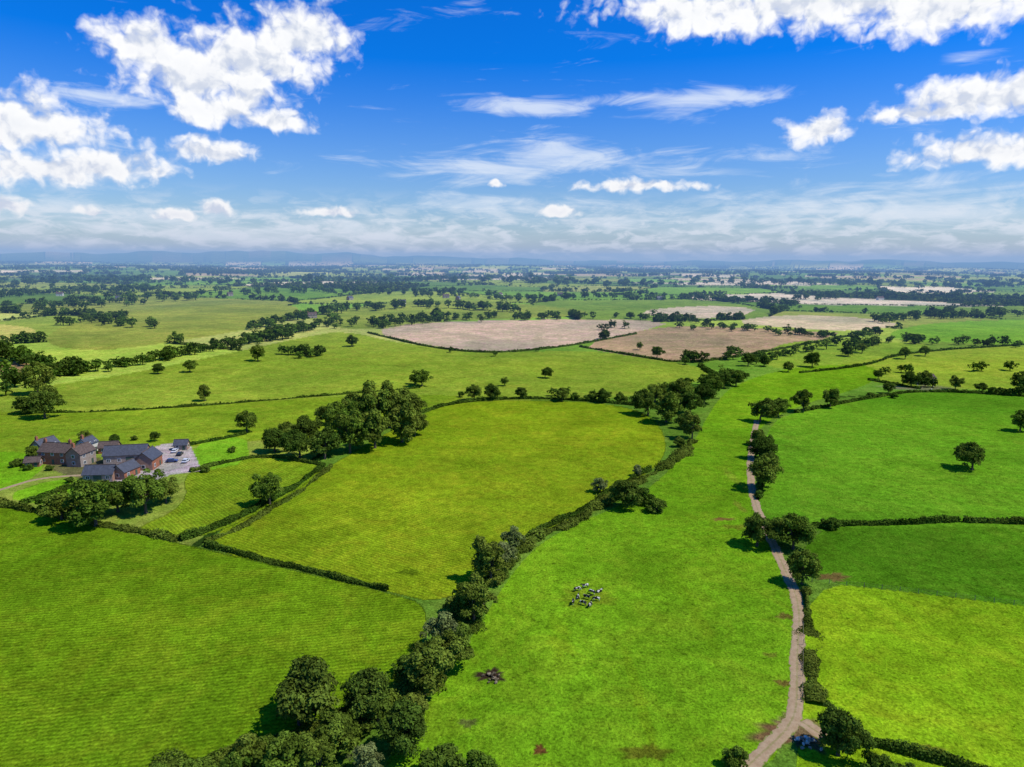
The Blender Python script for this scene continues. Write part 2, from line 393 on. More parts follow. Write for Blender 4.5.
# ------------------------------------------------------------------ distant trees
def template(seed, ncl, per, size, W=11., Hh=10.):
    Q, T, cs = crown_template(seed, W, Hh, ncl, per, size, zc=.5, rz=.48, low=.8)
    tr = np.array([[[-.4, 0, -1], [.4, 0, -1], [.4, 0, 4], [-.4, 0, 4]], [[0, -.4, -1], [0, .4, -1], [0, .4, 4], [0, -.4, 4]]], float)
    return np.concatenate([Q, tr]), np.concatenate([T, [.35, .35]])
MID = [template(s, 26, 16, 1.05, Hh=8+s % 4) for s in range(50, 58)]
LOW = [template(s, 11, 7, 1.9, Hh=8+s % 4) for s in range(60, 68)]
FAR = [template(s, 6, 4, 2.9) for s in range(70, 76)]
def tree_mass(name, pts, scl, tpl, mat, flat=1.):
    if len(pts) == 0: return
    pts = np.asarray(pts); n = len(pts); rot = rng.uniform(0, 6.28, n); kk = rng.integers(len(tpl), size=n)
    Vs = []; Ts = []; Ms = []
    for k, (Q, T) in enumerate(tpl):
        s = np.where(kk == k)[0]
        if len(s) == 0: continue
        c, sn = np.cos(rot[s]), np.sin(rot[s])
        sc = scl[s]
        x = (Q[None, :, :, 0]*c[:, None, None]-Q[None, :, :, 1]*sn[:, None, None])*sc[:, None, None]+pts[s, 0][:, None, None]
        y = (Q[None, :, :, 0]*sn[:, None, None]+Q[None, :, :, 1]*c[:, None, None])*sc[:, None, None]+pts[s, 1][:, None, None]
        z = Q[None, :, :, 2]*sc[:, None, None]*flat+H(pts[s, 0], pts[s, 1])[:, None, None]
        Vs.append(np.stack([x, y, z], -1).reshape(-1, 3))
        Ts.append(np.repeat((T[None]*rng.uniform(.65, 1.35, len(s))[:, None]).ravel(), 4))
        Ms.append(np.repeat((rng.uniform(size=len(s)) < .3).astype(int), len(T)))
    V = np.vstack(Vs); T = np.hstack(Ts)
    me = quads_mesh(name, V, np.arange(len(V)).reshape(-1, 4), T, (mat, LEAF_M), np.hstack(Ms))
    o = bpy.data.objects.new(name, me); link(o)
n = 3000000
az = rng.uniform(math.radians(-50), math.radians(50), n)
r = 480*(9800/480)**(rng.uniform(0, 1, n)**.66)
x = r*np.sin(az); y = r*np.cos(az)
I, J, bd = voro(x, y)
iswood = woodsel(I, J)
thr = np.clip(r/700, 1.5, 7)
keepH = (bd < thr) & (~iswood)
keepW = iswood & (rng.uniform(size=n) < .12)
ex = np.zeros(n, bool)
sel = np.where((keepH | keepW))[0]
for P, *_ in fields:
    ex[sel] |= inpoly(P, x[sel], y[sel])
keepH &= ~ex; keepW &= ~ex
hedgeness = hsh(np.floor(x/55), np.floor(y/55), 3)
tH = keepH & (rng.uniform(size=n) < np.where(hedgeness > .68, 1., .03))
allT = tH | keepW
def cap(m, k):
    s = np.where(m)[0]
    return s if len(s) <= k else rng.choice(s, k, replace=False)
for nm, lo, hi, k, tpl, sz in (('hedgerow_trees', 0, 1300, 850, MID, (.35, 1.15)), ('hedgerow_trees', 1300, 3200, 5500, LOW, (.4, 1.2)), ('distant_woodland', 3200, 99999, 24000, FAR, (.7, 1.5))):
    s = cap(allT & (r >= lo) & (r < hi), k); print(nm, len(s), (allT & (r >= lo) & (r < hi)).sum())
    tree_mass(nm, np.stack([x[s], y[s]], 1), rng.uniform(*sz, len(s)), tpl, LEAF_D)
s = cap(keepH & (r < 3200), 17000); print('hedge', len(s))
tree_mass('distant_hedges', np.stack([x[s], y[s]], 1), rng.uniform(.2, .4, len(s)), FAR, HEDGE, .7)

def belt(pts, n, w0, w1, jit=1.5):
    p = smooth(pts, False, 1); seg = np.linalg.norm(np.diff(p, axis=0), axis=1); cum = np.r_[0, np.cumsum(seg)]
    for q in np.sort(rng.uniform(0, cum[-1], n)):
        u = np.interp(q, cum, p[:, 0]); v = np.interp(q, cum, p[:, 1])+rng.normal()*jit*.5
        x, y, z = G(u, v); w = rng.uniform(w0, w1)/pxm(u, v)
        BP.append((x, y)); BS.append(w/11.)
BP = []; BS = []
belt([(-60,352),(0,355),(50,372),(80,374)], 44, 12, 20, 3)
belt([(50,378),(130,366),(200,352),(290,338)], 80, 8, 14, 2)
belt([(60,324),(130,320)], 26, 7, 12, 3); belt([(100,325),(160,328)], 7, 9, 13)
belt([(240,342),(300,333),(340,322)], 30, 7, 13, 2); belt([(280,354),(320,356)], 14, 8, 14, 2)
belt([(0,310),(60,308),(130,302),(200,300)], 50, 6, 11, 3)
belt([(250,330),(330,312)], 34, 6, 12, 3); belt([(330,312),(430,306),(520,312)], 54, 6, 11, 3)
belt([(330,326),(400,326),(440,318)], 34, 7, 12, 3); belt([(380,322),(470,319),(560,318)], 44, 5, 9, 2)
belt([(560,318),(640,318),(700,322)], 30, 5, 9, 2); belt([(600,330),(650,326),(700,330)], 7, 6, 9)
belt([(700,327),(760,332),(830,338),(880,334)], 44, 5, 10, 2); belt([(740,366),(790,354),(850,346),(920,345)], 26, 6, 12, 3)
belt([(684,364),(720,358),(760,360)], 13, 8, 14, 3); belt([(840,352),(900,340),(960,345),(1030,347)], 30, 6, 11, 2)
belt([(870,322),(940,318),(1030,314)], 44, 6, 11, 2); belt([(900,372),(960,375),(1030,366)], 6, 7, 12, 2)
belt([(640,404),(700,385),(745,382)], 18, 10, 17, 3); belt([(460,398),(530,394),(600,398)], 5, 7, 11, 2)
belt([(880,372),(920,386),(1000,396),(1060,396)], 10, 7, 12, 2); belt([(430,352),(500,356),(560,350)], 3, 5, 8)
belt([(0,376),(20,386),(0,400)], 6, 14, 22, 2)
for q in ([(200,296),(300,291),(420,294),(520,300)], [(-30,298),(60,292),(160,290)], [(520,300),(620,297),(720,300),(800,306)], [(780,300),(880,296),(1050,302)],
          [(-30,284),(120,281),(260,284)], [(300,283),(450,280),(600,284)], [(600,286),(760,283),(900,287),(1050,286)]):
    belt(q, 120, 4, 8, 2.4)
tree_mass('field_boundary_trees', BP, np.array(BS), [template(s, 30, 14, 1.0, Hh=8+s % 4) for s in range(80, 88)], LEAF_D)

# ------------------------------------------------------------------ hedges
def hedge(pts, h=1.8, w=2.0, name='hedge', mat=None, rag=.25, dens=1.):
    P = GP(smooth(pts, False, 2)); seg = np.linalg.norm(np.diff(P, axis=0), axis=1); cum = np.r_[0, np.cumsum(seg)]
    L = cum[-1]; dm = np.hypot(*P.mean(0)); size = float(np.clip(dm*.0019, .26, 1.2))
    n = int(min(60000, dens*L*(w+2*h)/(size*size*.9)))
    def at(s):
        px_ = np.interp(s, cum, P[:, 0]); py_ = np.interp(s, cum, P[:, 1])
        qx = np.interp(np.minimum(s+1, L), cum, P[:, 0])-np.interp(np.maximum(s-1, 0), cum, P[:, 0])
        qy = np.interp(np.minimum(s+1, L), cum, P[:, 1])-np.interp(np.maximum(s-1, 0), cum, P[:, 1])
        q = unit(np.stack([qx, qy], 1)); return px_, py_, q
    ph = rng.uniform(0, 6, 4)
    lump = lambda s: 1+rag*(np.sin(s/2.3+ph[0])*.5+np.sin(s/5.1+ph[1])*.7+np.sin(s/13.+ph[2])*.8+np.sin(s/1.1+ph[3])*.3)
    s = rng.uniform(0, L, n); x, y, q = at(s); th = rng.uniform(0, math.pi, n); lu = lump(s)
    lu2 = lump(s*1.3+40)
    k = rng.uniform(.85, 1.12, n)
    ox = np.cos(th)*w*.5*lu2*k; oz = np.sin(th)**.8*h*lu*k
    nx, ny = q[:, 1], -q[:, 0]
    X_ = x+nx*ox; Y_ = y+ny*ox
    Pn = np.stack([X_, Y_, H(X_, Y_)+oz], 1)
    N = np.stack([nx*np.cos(th), ny*np.cos(th), np.sin(th)], 1)+rng.normal(size=(n, 3))*.45
    Q = cards(Pn, N, rng.uniform(.6, 1.2, n)*size, rng)
    T = np.repeat(rng.uniform(.65, 1.35, n)*(.85+.3*np.sin(s/3.7)*np.sin(s/9+1)), 4)
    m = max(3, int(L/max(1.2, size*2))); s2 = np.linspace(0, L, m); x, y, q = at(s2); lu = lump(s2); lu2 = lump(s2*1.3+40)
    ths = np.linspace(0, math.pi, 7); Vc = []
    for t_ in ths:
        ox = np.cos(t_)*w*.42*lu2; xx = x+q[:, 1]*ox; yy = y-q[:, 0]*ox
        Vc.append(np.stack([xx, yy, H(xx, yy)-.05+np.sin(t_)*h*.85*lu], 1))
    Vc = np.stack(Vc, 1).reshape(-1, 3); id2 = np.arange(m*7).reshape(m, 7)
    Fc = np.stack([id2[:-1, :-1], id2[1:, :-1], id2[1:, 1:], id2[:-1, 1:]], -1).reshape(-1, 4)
    V = np.vstack([Q.reshape(-1, 3), Vc]); F = np.vstack([np.arange(n*4).reshape(-1, 4), Fc+n*4])
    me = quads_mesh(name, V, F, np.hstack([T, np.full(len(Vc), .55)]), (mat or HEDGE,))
    link(bpy.data.objects.new(name, me))
hedge([(205,546),(260,559),(320,574),(388,591)], 1.2, 1.6, rag=.35)
hedge([(180,541),(215,530),(252,510),(290,490),(322,468)], 1.4, 2.2, rag=.4)
hedge([(205,543),(236,531),(262,514),(302,491),(332,466)], .8, 1.8, rag=.6, mat=LEAF_M)
hedge([(180,540),(130,530),(60,517),(-40,496)], 1.3, 2.4, mat=LEAF_M, rag=.5)
hedge([(520,548),(545,534),(575,524),(600,506),(612,494),(650,476),(682,456),(694,440)], 1.3, 4.0, mat=LEAF_M, rag=.6)
hedge([(524,540),(545,528),(575,516),(598,500),(612,488),(650,470)], 1.2, 1.6, rag=.5)
hedge([(813,527),(850,525),(920,524),(958,521)], 1.5, 1.7, rag=.25)
hedge([(963,522),(1000,523),(1080,526)], 1.5, 1.7, rag=.25)
hedge([(816,705),(809,660),(808,620),(806,592)], .8, 2.4, mat=LEAF_M, rag=.8)
hedge([(862,742),(900,751),(962,768),(1010,782)], 1.4, 1.6, rag=.3)
hedge([(150,778),(260,752),(330,730),(390,708),(420,684),(440,654),(468,614),(494,578),(522,548)], 1.6, 5.5, mat=LEAF_M, rag=.6, dens=.8)
hedge([(420,413),(458,402),(530,398),(600,402),(640,406)], 1.5, 2)
hedge([(795,413),(870,398),(925,390),(1060,399)], 1.4, 2)
hedge([(368,333),(430,348),(490,354),(560,348),(636,334)], 1.5, 2)
hedge([(580,347),(640,357),(684,364),(740,357),(850,336)], 1.5, 2)
hedge([(190,472),(228,462),(266,455),(325,466)], 1.2, 1.6)
hedge([(758,500),(764,470),(770,440)], 1.5, 2.5, rag=.5)
hedge([(20,414),(150,410),(300,398),(420,388)], 1.0, 1.2, rag=.5, dens=.5)
hedge([(20,506),(60,490),(92,484)], 1.3, 1.6)
hedge([(188,446),(246,434)], 1.2, 1.6); hedge([(800,373),(868,366),(900,353),(1040,344)], 1.4, 2.)
hedge([(868,380),(920,389)], 1.4, 2.); hedge([(700,366),(716,377),(748,376)], 2., 5)

# ------------------------------------------------------------------ farm track
def ribbon(name, pts, w, mat, lift=.05):
    P = GP(smooth(pts, False, 3)); seg = np.linalg.norm(np.diff(P, axis=0), axis=1); cum = np.r_[0, np.cumsum(seg)]
    m = int(cum[-1]/.8); s = np.linspace(0, cum[-1], m)
    x = np.interp(s, cum, P[:, 0]); y = np.interp(s, cum, P[:, 1])
    k = np.ones(9)/9; xp = np.pad(x, 4, 'edge'); yp = np.pad(y, 4, 'edge'); x = np.convolve(xp, k, 'valid'); y = np.convolve(yp, k, 'valid')
    q = unit(np.stack([np.gradient(x), np.gradient(y)], 1)); cols = []
    ts = np.linspace(-1, 1, 7)
    for t_ in ts:
        jit = (rng.normal(size=m)*.10+.15*np.sin(s/2.1+t_*5)) if abs(t_) == 1 else 0
        o = t_*(w/2)+np.sign(t_)*jit
        xx = x+q[:, 1]*o; yy = y-q[:, 0]*o
        cols.append(np.stack([xx, yy, H(xx, yy)+lift-.05*(abs(t_) == 1)], 1))
    V = np.stack(cols, 1).reshape(-1, 3); id2 = np.arange(m*7).reshape(m, 7)
    F = np.stack([id2[:-1, :-1], id2[:-1, 1:], id2[1:, 1:], id2[1:, :-1]], -1).reshape(-1, 4)
    me = quads_mesh(name, V, F, None, (mat,), None, True, {'across': np.tile(ts, m)})
    link(bpy.data.objects.new(name, me))
tm, nt = new_mat('gravel_track'); b = NB(nt)
pos = b.n('ShaderNodeNewGeometry').outputs['Position']
ac = b.math('ABSOLUTE', b.n('ShaderNodeAttribute', attribute_name='across').outputs['Fac'])
n2 = b.noise(pos, .8, 6, .7); n3 = b.noise(pos, 6, 4, .7)
c = b.mix(b.mapr(n2, .3, .7, 0, 1), (.30, .20, .105, 1), (.46, .335, .205, 1))
c = b.mix(b.mapr(n3, .3, .7, 0, .4), c, (.22, .16, .10, 1))
gr = b.mapr(b.math('ADD', ac, b.math('MULTIPLY', b.math('SUBTRACT', n2, .5), 1.2)), .85, 1.05, 0, 1)
gr2 = b.mapr(b.math('ADD', ac, b.math('MULTIPLY', b.math('SUBTRACT', n2, .5), .6)), .0, .2, .4, 0)
c = b.mix(b.math('MAXIMUM', gr, gr2), c, (.12, .17, .015, 1))
b.out(b.bsdf(c, .95, .05, b.bump(n3, .08)))
ribbon('farm_track', [(735,780),(762,752),(785,733),(797,712),(797,685),(797,650),(800,620),(797,596),(786,572),(776,550),(764,525),(755,503),(751,485),(750,460),(754,435),(757,420)], 2.8, tm)
ribbon('field_entrance_track', [(797,718),(812,730),(830,740)], 2.8, tm, .07)
ribbon('farm_driveway', [(-60,506),(0,490),(38,478),(70,476),(98,474)], 2.2, tm, .06)

# ------------------------------------------------------------------ farm buildings
def brick(name, rgb, rgb2):
    m, nt = new_mat(name); b = NB(nt)
    tc = b.n('ShaderNodeTexCoord').outputs['Object']
    br = b.n('ShaderNodeTexBrick'); b.set(br.inputs['Vector'], tc); br.inputs['Scale'].default_value = 3.5
    br.inputs['Color1'].default_value = (*rgb, 1); br.inputs['Color2'].default_value = (*rgb2, 1); br.inputs['Mortar'].default_value = (.35, .3, .25, 1)
    br.inputs['Mortar Size'].default_value = .015
    c = b.mix(b.mapr(b.noise(tc, 1.2, 5, .6), .3, .7, 0, .5), br.outputs[0], (.16, .09, .06, 1))
    b.out(b.bsdf(c, .9, .1)); return m
BRICK = brick('red_brick', (.44, .15, .07), (.34, .12, .06))
SLATE = simple('slate_roof', (.06, .065, .08), .55, .35, 1.5, .4, bump=.03)
TILE = simple('clay_tile_roof', (.10, .072, .06), .85, .4, 1.5, bump=.04)
WHITE = simple('white_paint', (.75, .75, .72), .6, .06)
GLASS = simple('window_glass', (.03, .04, .05), .1, .1, spec=.6)
DOOR = simple('door_paint', (.06, .10, .07), .5)
def box_vf(x0, x1, y0, y1, z0, z1):
    V = [(x0,y0,z0),(x1,y0,z0),(x1,y1,z0),(x0,y1,z0),(x0,y0,z1),(x1,y0,z1),(x1,y1,z1),(x0,y1,z1)]
    F = [(0,3,2,1),(4,5,6,7),(0,1,5,4),(1,2,6,5),(2,3,7,6),(3,0,4,7)]
    return V, F
def part(name, VF, mat, parent):
    V = []; F = []
    for v, f in VF:
        o = len(V); V += list(v); F += [tuple(i+o for i in q) for q in f]
    me = bpy.data.meshes.new(name); me.from_pydata(V, [], F); me.materials.append(mat)
    o = bpy.data.objects.new(name, me); link(o); o.parent = parent; return o
def building(name, u, v, L, W, eave, rot, roofm, storeys=1, chim=0, wall=None, big_door=False):
    x, y, z = G(u, v)
    e = bpy.data.objects.new(name, None); link(e); e.location = (x, y, z-.15); e.rotation_euler = (0, 0, math.radians(rot))
    wall = wall or BRICK
    l, w = L/2, W/2; rh = W*.42
    V = [(-l,-w,-.6),(l,-w,-.6),(l,w,-.6),(-l,w,-.6),(-l,-w,eave),(l,-w,eave),(l,w,eave),(-l,w,eave),(-l,0,eave+rh),(l,0,eave+rh)]
    F = [(0,1,5,4),(2,3,7,6),(1,2,6,9,5),(3,0,4,8,7)]
    part('walls', [(V, F)], wall, e)
    o_ = .35; t = .18; k = rh/w
    def slope(sg):
        a = [(-l-o_, sg*(w+o_), eave-o_*k+.05), (l+o_, sg*(w+o_), eave-o_*k+.05), (l+o_, 0, eave+rh+.05), (-l-o_, 0, eave+rh+.05)]
        bb = [(p[0], p[1], p[2]+t) for p in a]
        f = [(0,1,2,3),(7,6,5,4),(0,4,5,1),(1,5,6,2),(2,6,7,3),(3,7,4,0)]
        return a+bb, f
    part('roof', [slope(-1), slope(1)], roofm, e)
    part('ridge', [box_vf(-l-o_, l+o_, -.15, .15, eave+rh+.16, eave+rh+.36)], TILE, e)
    wf = []; wg = []
    for sg in (-1, 1):
        nx_ = max(2, int(L/3.2))
        for st in range(storeys):
            for i in range(nx_):
                cx = -l+(i+.5)*L/nx_; zz = 1.0+st*2.6
                if st == 0 and i == nx_//2: continue
                ya, yb = (sg*(w+.002), sg*(w+.06)); wf.append(box_vf(cx-.65, cx+.65, min(ya, yb), max(ya, yb), zz, zz+1.3))
                ya, yb = (sg*(w+.061), sg*(w+.075)); wg.append(box_vf(cx-.52, cx-.05, min(ya, yb), max(ya, yb), zz+.12, zz+1.18)); wg.append(box_vf(cx+.05, cx+.52, min(ya, yb), max(ya, yb), zz+.12, zz+1.18))
    for sg in (-1, 1):
        for st in range(storeys):
            zz = 1.0+st*2.6; xa, xb = (sg*(l+.002), sg*(l+.06)); wf.append(box_vf(min(xa, xb), max(xa, xb), -.65, .65, zz, zz+1.3))
            xa, xb = (sg*(l+.061), sg*(l+.075)); wg.append(box_vf(min(xa, xb), max(xa, xb), -.52, .52, zz+.12, zz+1.18))
    part('window_frames', wf, WHITE, e); part('window_panes', wg, GLASS, e)
    cx = -l+(max(2, int(L/3.2))//2+.5)*L/max(2, int(L/3.2)); dw = 1.4 if big_door else .5
    part('doors', [box_vf(cx-dw, cx+dw, -w-.07, -w-.002, 0, 2.1+.7*big_door)], DOOR, e)
    ch = []
    for i in range(chim):
        cx = (-l+.7) if i == 0 else (l-.7)
        ch.append(box_vf(cx-.45, cx+.45, -.4, .4, eave+rh-.8, eave+rh+1.5)); ch.append(box_vf(cx-.15, cx+.15, -.15, .15, eave+rh+1.502, eave+rh+1.9))
    if ch: part('chimneys', ch, BRICK, e)
    return e
CREAM = simple('cream_render', (.6, .56, .48), .8, .1)
building('brick_house', 60, 462, 12, 6.5, 5.0, -8, TILE, 2, 2)
building('brick_house', 82, 464, 8, 6, 5.2, 82, TILE, 2, 1)
building('brick_house', 46, 454, 8, 5.5, 4.4, 75, SLATE, 2, 1)
building('brick_house', 88, 452, 6, 5, 4.2, 82, SLATE, 2, 1, wall=CREAM)
building('garden_outhouse', 34, 466, 5, 3.5, 2.2, 15, TILE, 1, 0)
building('brick_barn', 128, 461, 15, 7, 3.6, 12, SLATE, 1, 0, big_door=True)
building('brick_barn', 149, 467, 9, 6.5, 4.2, 95, SLATE, 1, 0)
building('brick_barn', 102, 479, 10, 6, 2.8, 6, SLATE, 1, 0, big_door=True)
building('brick_barn', 126, 476, 8, 5.5, 3.0, 80, SLATE, 1, 0)
building('brick_barn', 182, 449, 5, 4, 2.4, 10, SLATE, 1, 0)
building('brick_barn', 110, 452, 7, 4.5, 2.6, 12, TILE, 1, 0)
for (u, v, rot) in ((446,298,20),(458,300,80),(402,304,0),(312,318,30),(300,317,90),(660,300,10),(230,296,50),(880,300,20),(120,300,10),(905,296,40),(560,296,0),(350,300,60),(700,298,20),(500,296,70),(60,296,15),(980,300,50)):
    building('brick_farmhouse', u, v, rng.uniform(10, 16), 7, 4.5, rot, (SLATE, TILE)[rng.integers(2)], 2, 2, wall=(BRICK, CREAM)[rng.integers(2)])
building('brick_farmhouse', 925, 383, 12, 6, 3.5, 15, TILE, 1, 1)

def car_mesh(paint):
    me = bpy.data.meshes.new('car')
    prof = [(-2.1,.35),(-2.15,.75),(-1.95,.95),(-1.5,1.38),(.25,1.42),(.95,1.0),(1.9,.85),(2.15,.6),(2.12,.32)]
    V = []; F = []; MI = []
    n = len(prof)
    for sgn in (-1, 1):
        for x, z in prof:
            w = .86 if z < 1.02 else .70
            V.append((x, sgn*w, z))
    F.append(tuple(range(n))); MI.append(0); F.append(tuple(range(2*n-1, n-1, -1))); MI.append(0)
    for i in range(n):
        j = (i+1) % n
        F.append((i, n+i, n+j, j)); MI.append(1 if i in (2, 4) else 0)
    def addp(vs, fs, mi):
        o = len(V); V.extend(vs); F.extend([tuple(i+o for i in f) for f in fs]); MI.extend([mi]*len(fs))
    for sgn in (-1, 1):
        addp([(-1.55, sgn*.872, .98), (.75, sgn*.872, .98), (.2, sgn*.76, 1.33), (-1.35, sgn*.76, 1.33)], [(0, 1, 2, 3)], 1)
        for cx in (-1.35, 1.35):
            k = 12; vs = []
            for yy in (sgn*.68, sgn*.90):
                vs += [(cx+.33*math.cos(a*2*math.pi/k), yy, .33+.33*math.sin(a*2*math.pi/k)) for a in range(k)]
            fs = [tuple(range(k)), tuple(range(2*k-1, k-1, -1))]+[(i, (i+1) % k, k+(i+1) % k, k+i) for i in range(k)]
            addp(vs, fs, 2)
    me.from_pydata(V, [], F)
    for m in (paint, GLASS, TYRE): me.materials.append(m)
    me.polygons.foreach_set('material_index', MI); return me
TYRE = simple('tyre', (.02, .02, .02), .9)
for (u, v, rot), c in zip(((175,452,100),(180,455,100),(186,462,95),(172,462,10),(178,446,10),(140,482,20),(92,474,60)), ((.7,.7,.7),(.02,.02,.03),(.6,.62,.65),(.05,.08,.2),(.7,.7,.7),(.3,.02,.02),(.1,.1,.1))):
    o = bpy.data.objects.new('car', car_mesh(simple('car_paint', c, .25, .03, spec=.5))); link(o)
    x, y, z = G(u, v); o.location = (x, y, z+.02); o.rotation_euler = (0, 0, math.radians(rot))

# ------------------------------------------------------------------ cattle
def cow_mesh(pose):
    if pose == 'graze': neck = [((.80, 0, 1.12), .22), ((1.08, 0, .82), .15), ((1.25, 0, .48), .13), ((1.38, 0, .26), .11), ((1.50, 0, .10), .075)]
    else: neck = [((.85, 0, 1.25), .24), ((1.10, 0, 1.45), .17), ((1.28, 0, 1.55), .15), ((1.50, 0, 1.45), .12), ((1.72, 0, 1.33), .08)]
    body = [((-.85, 0, 1.12), .28), ((-.45, 0, 1.05), .37), ((0, 0, .98), .41), ((.40, 0, 1.0), .38), ((.68, 0, 1.06), .31)]
    V = [p for p, r in body]; Rr = [(r*.8, r) for p, r in body]; E = [(i, i+1) for i in range(4)]
    def chain(root, pts):
        prev = root
        for p, r in pts:
            V.append(p); Rr.append((r, r)); E.append((prev, len(V)-1)); prev = len(V)-1
    chain(4, neck)
    if pose == 'lie': 
        V = [(p[0], p[1], p[2]-.62) for p in V]
    for s in (-1, 1):
        if pose == 'lie':
            chain(0, [((-.6, s*.38, .30), .17), ((-.2, s*.52, .16), .10), ((-.6, s*.55, .08), .06), ((-.35, s*.6, .06), .05)])
            chain(4, [((.7, s*.25, .22), .13), ((1.0, s*.28, .12), .08), ((.7, s*.32, .07), .05)])
        else:
            st = .08*s if pose == 'stand' else -.06*s
            chain(0, [((-.78, s*.22, .85), .20), ((-.68+st, s*.24, .62), .12), ((-.90+st, s*.22, .45), .07), ((-.84+st, s*.22, .15), .055), ((-.80+st, s*.22, .03), .07)])
            chain(4, [((.62, s*.2, .78), .14), ((.62-st, s*.2, .42), .075), ((.60-st, s*.2, .15), .05), ((.64-st, s*.2, .03), .065)])
    zt = -.62 if pose == 'lie' else 0
    chain(0, [((-1.08, 0, 1.28+zt), .05), ((-1.16, 0, .95+zt), .03), ((-1.16, 0, .66+zt), .045)])
    me = bpy.data.meshes.new('cow_skel'); me.from_pydata(V, E, [])
    o = bpy.data.objects.new('cow_skel', me); link(o)
    o.modifiers.new('s', 'SKIN')
    for i, r in enumerate(Rr):
        me.skin_vertices[0].data[i].radius = r
    me.skin_vertices[0].data[2].use_root = True
    sb = o.modifiers.new('b', 'SUBSURF'); sb.levels = sb.render_levels = 2
    dg = bpy.context.evaluated_depsgraph_get(); dg.update()
    m2 = bpy.data.meshes.new_from_object(o.evaluated_get(dg)); bpy.data.objects.remove(o)
    hd = Vector(V[7]); 
    import bmesh
    bm = bmesh.new(); bm.from_mesh(m2)
    for s in (-1, 1):
        M = Matrix.Translation(hd+Vector((-.02, s*.20, .06))) @ Matrix.Rotation(s*.3, 4, 'X') @ Matrix.Diagonal((.05, .13, .04, 1))
        bmesh.ops.create_icosphere(bm, subdivisions=2, radius=1, matrix=M)
    if pose != 'lie': bmesh.ops.create_icosphere(bm, subdivisions=2, radius=1, matrix=Matrix.Translation((-.55, 0, .68)) @ Matrix.Diagonal((.2, .15, .14, 1)))
    bm.to_mesh(m2); bm.free(); m2.name = 'cow'
    m2.polygons.foreach_set('use_smooth', [True]*len(m2.polygons))
    return m2
cm, nt = new_mat('friesian_hide'); b = NB(nt)
tc = b.n('ShaderNodeTexCoord').outputs['Object']; oi = b.n('ShaderNodeObjectInfo').outputs['Random']
sh = b.vmath('SCALE', (17., 31., 9.)); b.set(sh.node.inputs['Scale'], oi)
nz = b.noise(b.vmath('ADD', tc, sh), 1.3, 2, .4)
c = b.mix(b.mapr(nz, .44, .47, 0, 1), (.58, .54, .47, 1), (.02, .018, .016, 1)); b.out(b.bsdf(c, .8, .1))
cows = {p: cow_mesh(p) for p in ('graze', 'stand', 'lie')}
for m in cows.values(): m.materials.clear(); m.materials.append(cm)
for u, v, rot, p in ((577,591,20,'graze'),(585,588,200,'stand'),(592,594,140,'graze'),(578,598,80,'lie'),(587,599,-30,'stand'),(596,601,180,'graze'),
                     (590,607,60,'graze'),(573,604,-100,'stand'),(599,592,30,'lie'),(583,605,150,'graze')):
    x, y, z = G(u, v); o = bpy.data.objects.new('cow', cows[p]); link(o); o.location = (x, y, z+.01); o.rotation_euler = (0, 0, math.radians(rot)); o.scale = (.82,)*3

# ------------------------------------------------------------------ fence & rubble
WOOD = simple('weathered_wood', (.2, .16, .12), .9, .3, 5)
def fence(pts, gap=4., name='post_and_wire_fence'):
    P = GP(smooth(pts, False, 1)); seg = np.linalg.norm(np.diff(P, axis=0), axis=1); cum = np.r_[0, np.cumsum(seg)]
    s = np.arange(0, cum[-1], gap); x = np.interp(s, cum, P[:, 0]); y = np.interp(s, cum, P[:, 1]); z = H(x, y)
    Vs = []; Fs = []; o = 0
    for i in range(len(s)):
        v, f = tube((x[i], y[i], z[i]-.3), (x[i], y[i], z[i]+1.25), .07, .06, 5); Vs.append(v); Fs.append(f+o); o += len(v)
        if i+1 < len(s):
            for hh in (.5, .85, 1.15):
                v, f = tube((x[i], y[i], z[i]+hh), (x[i+1], y[i+1], z[i+1]+hh), .01, .01, 3); Vs.append(v); Fs.append(f+o); o += len(v)
    link(bpy.data.objects.new(name, quads_mesh(name, np.vstack(Vs), np.vstack(Fs), None, (WOOD,))))
fence([(812,582),(900,591),(1024,606),(1150,622)])
fence([(802,700),(803,660),(803,625)])
def rubble(u, v, n, spread, cols, name='rubble_pile'):
    import bmesh
    x, y, z = G(u, v); bm = bmesh.new()
    for i in range(n):
        p = rng.normal(size=2)*spread; s = rng.uniform(.2, .5)
        M = Matrix.Translation((p[0], p[1], s*.3+max(0, .4-.3*np.hypot(*p)))) @ Matrix.Rotation(rng.uniform(0, 6), 4, Vector(rng.normal(size=3))) @ Matrix.Diagonal((s, s*rng.uniform(.5, 1), s*rng.uniform(.4, .8), 1))
        k = len(bm.verts); bmesh.ops.create_icosphere(bm, subdivisions=1, radius=1, matrix=M)
        bm.verts.ensure_lookup_table()
        for vv in bm.verts[k:]: vv.co += Vector(rng.normal(size=3)*.08*s)
    bm.faces.ensure_lookup_table()
    for i, f in enumerate(bm.faces): f.material_index = (i//20) % len(cols)
    me = bpy.data.meshes.new(name); bm.to_mesh(me); bm.free()
    for c in cols: me.materials.append(simple('rubble', c, .8, .3, 2))
    o = bpy.data.objects.new(name, me); link(o); o.location = (x, y, z)
rubble(808,743,20,.9,((.42,.36,.28),(.3,.25,.19),(.62,.56,.48)))
rubble(493,677,22,1.0,((.14,.11,.06),(.2,.16,.10),(.09,.07,.04)),'earth_and_stone_heap')
rubble(926,386,20,7.0,((.5,.3,.25),(.6,.6,.6),(.2,.2,.2)),'scrap_heap')

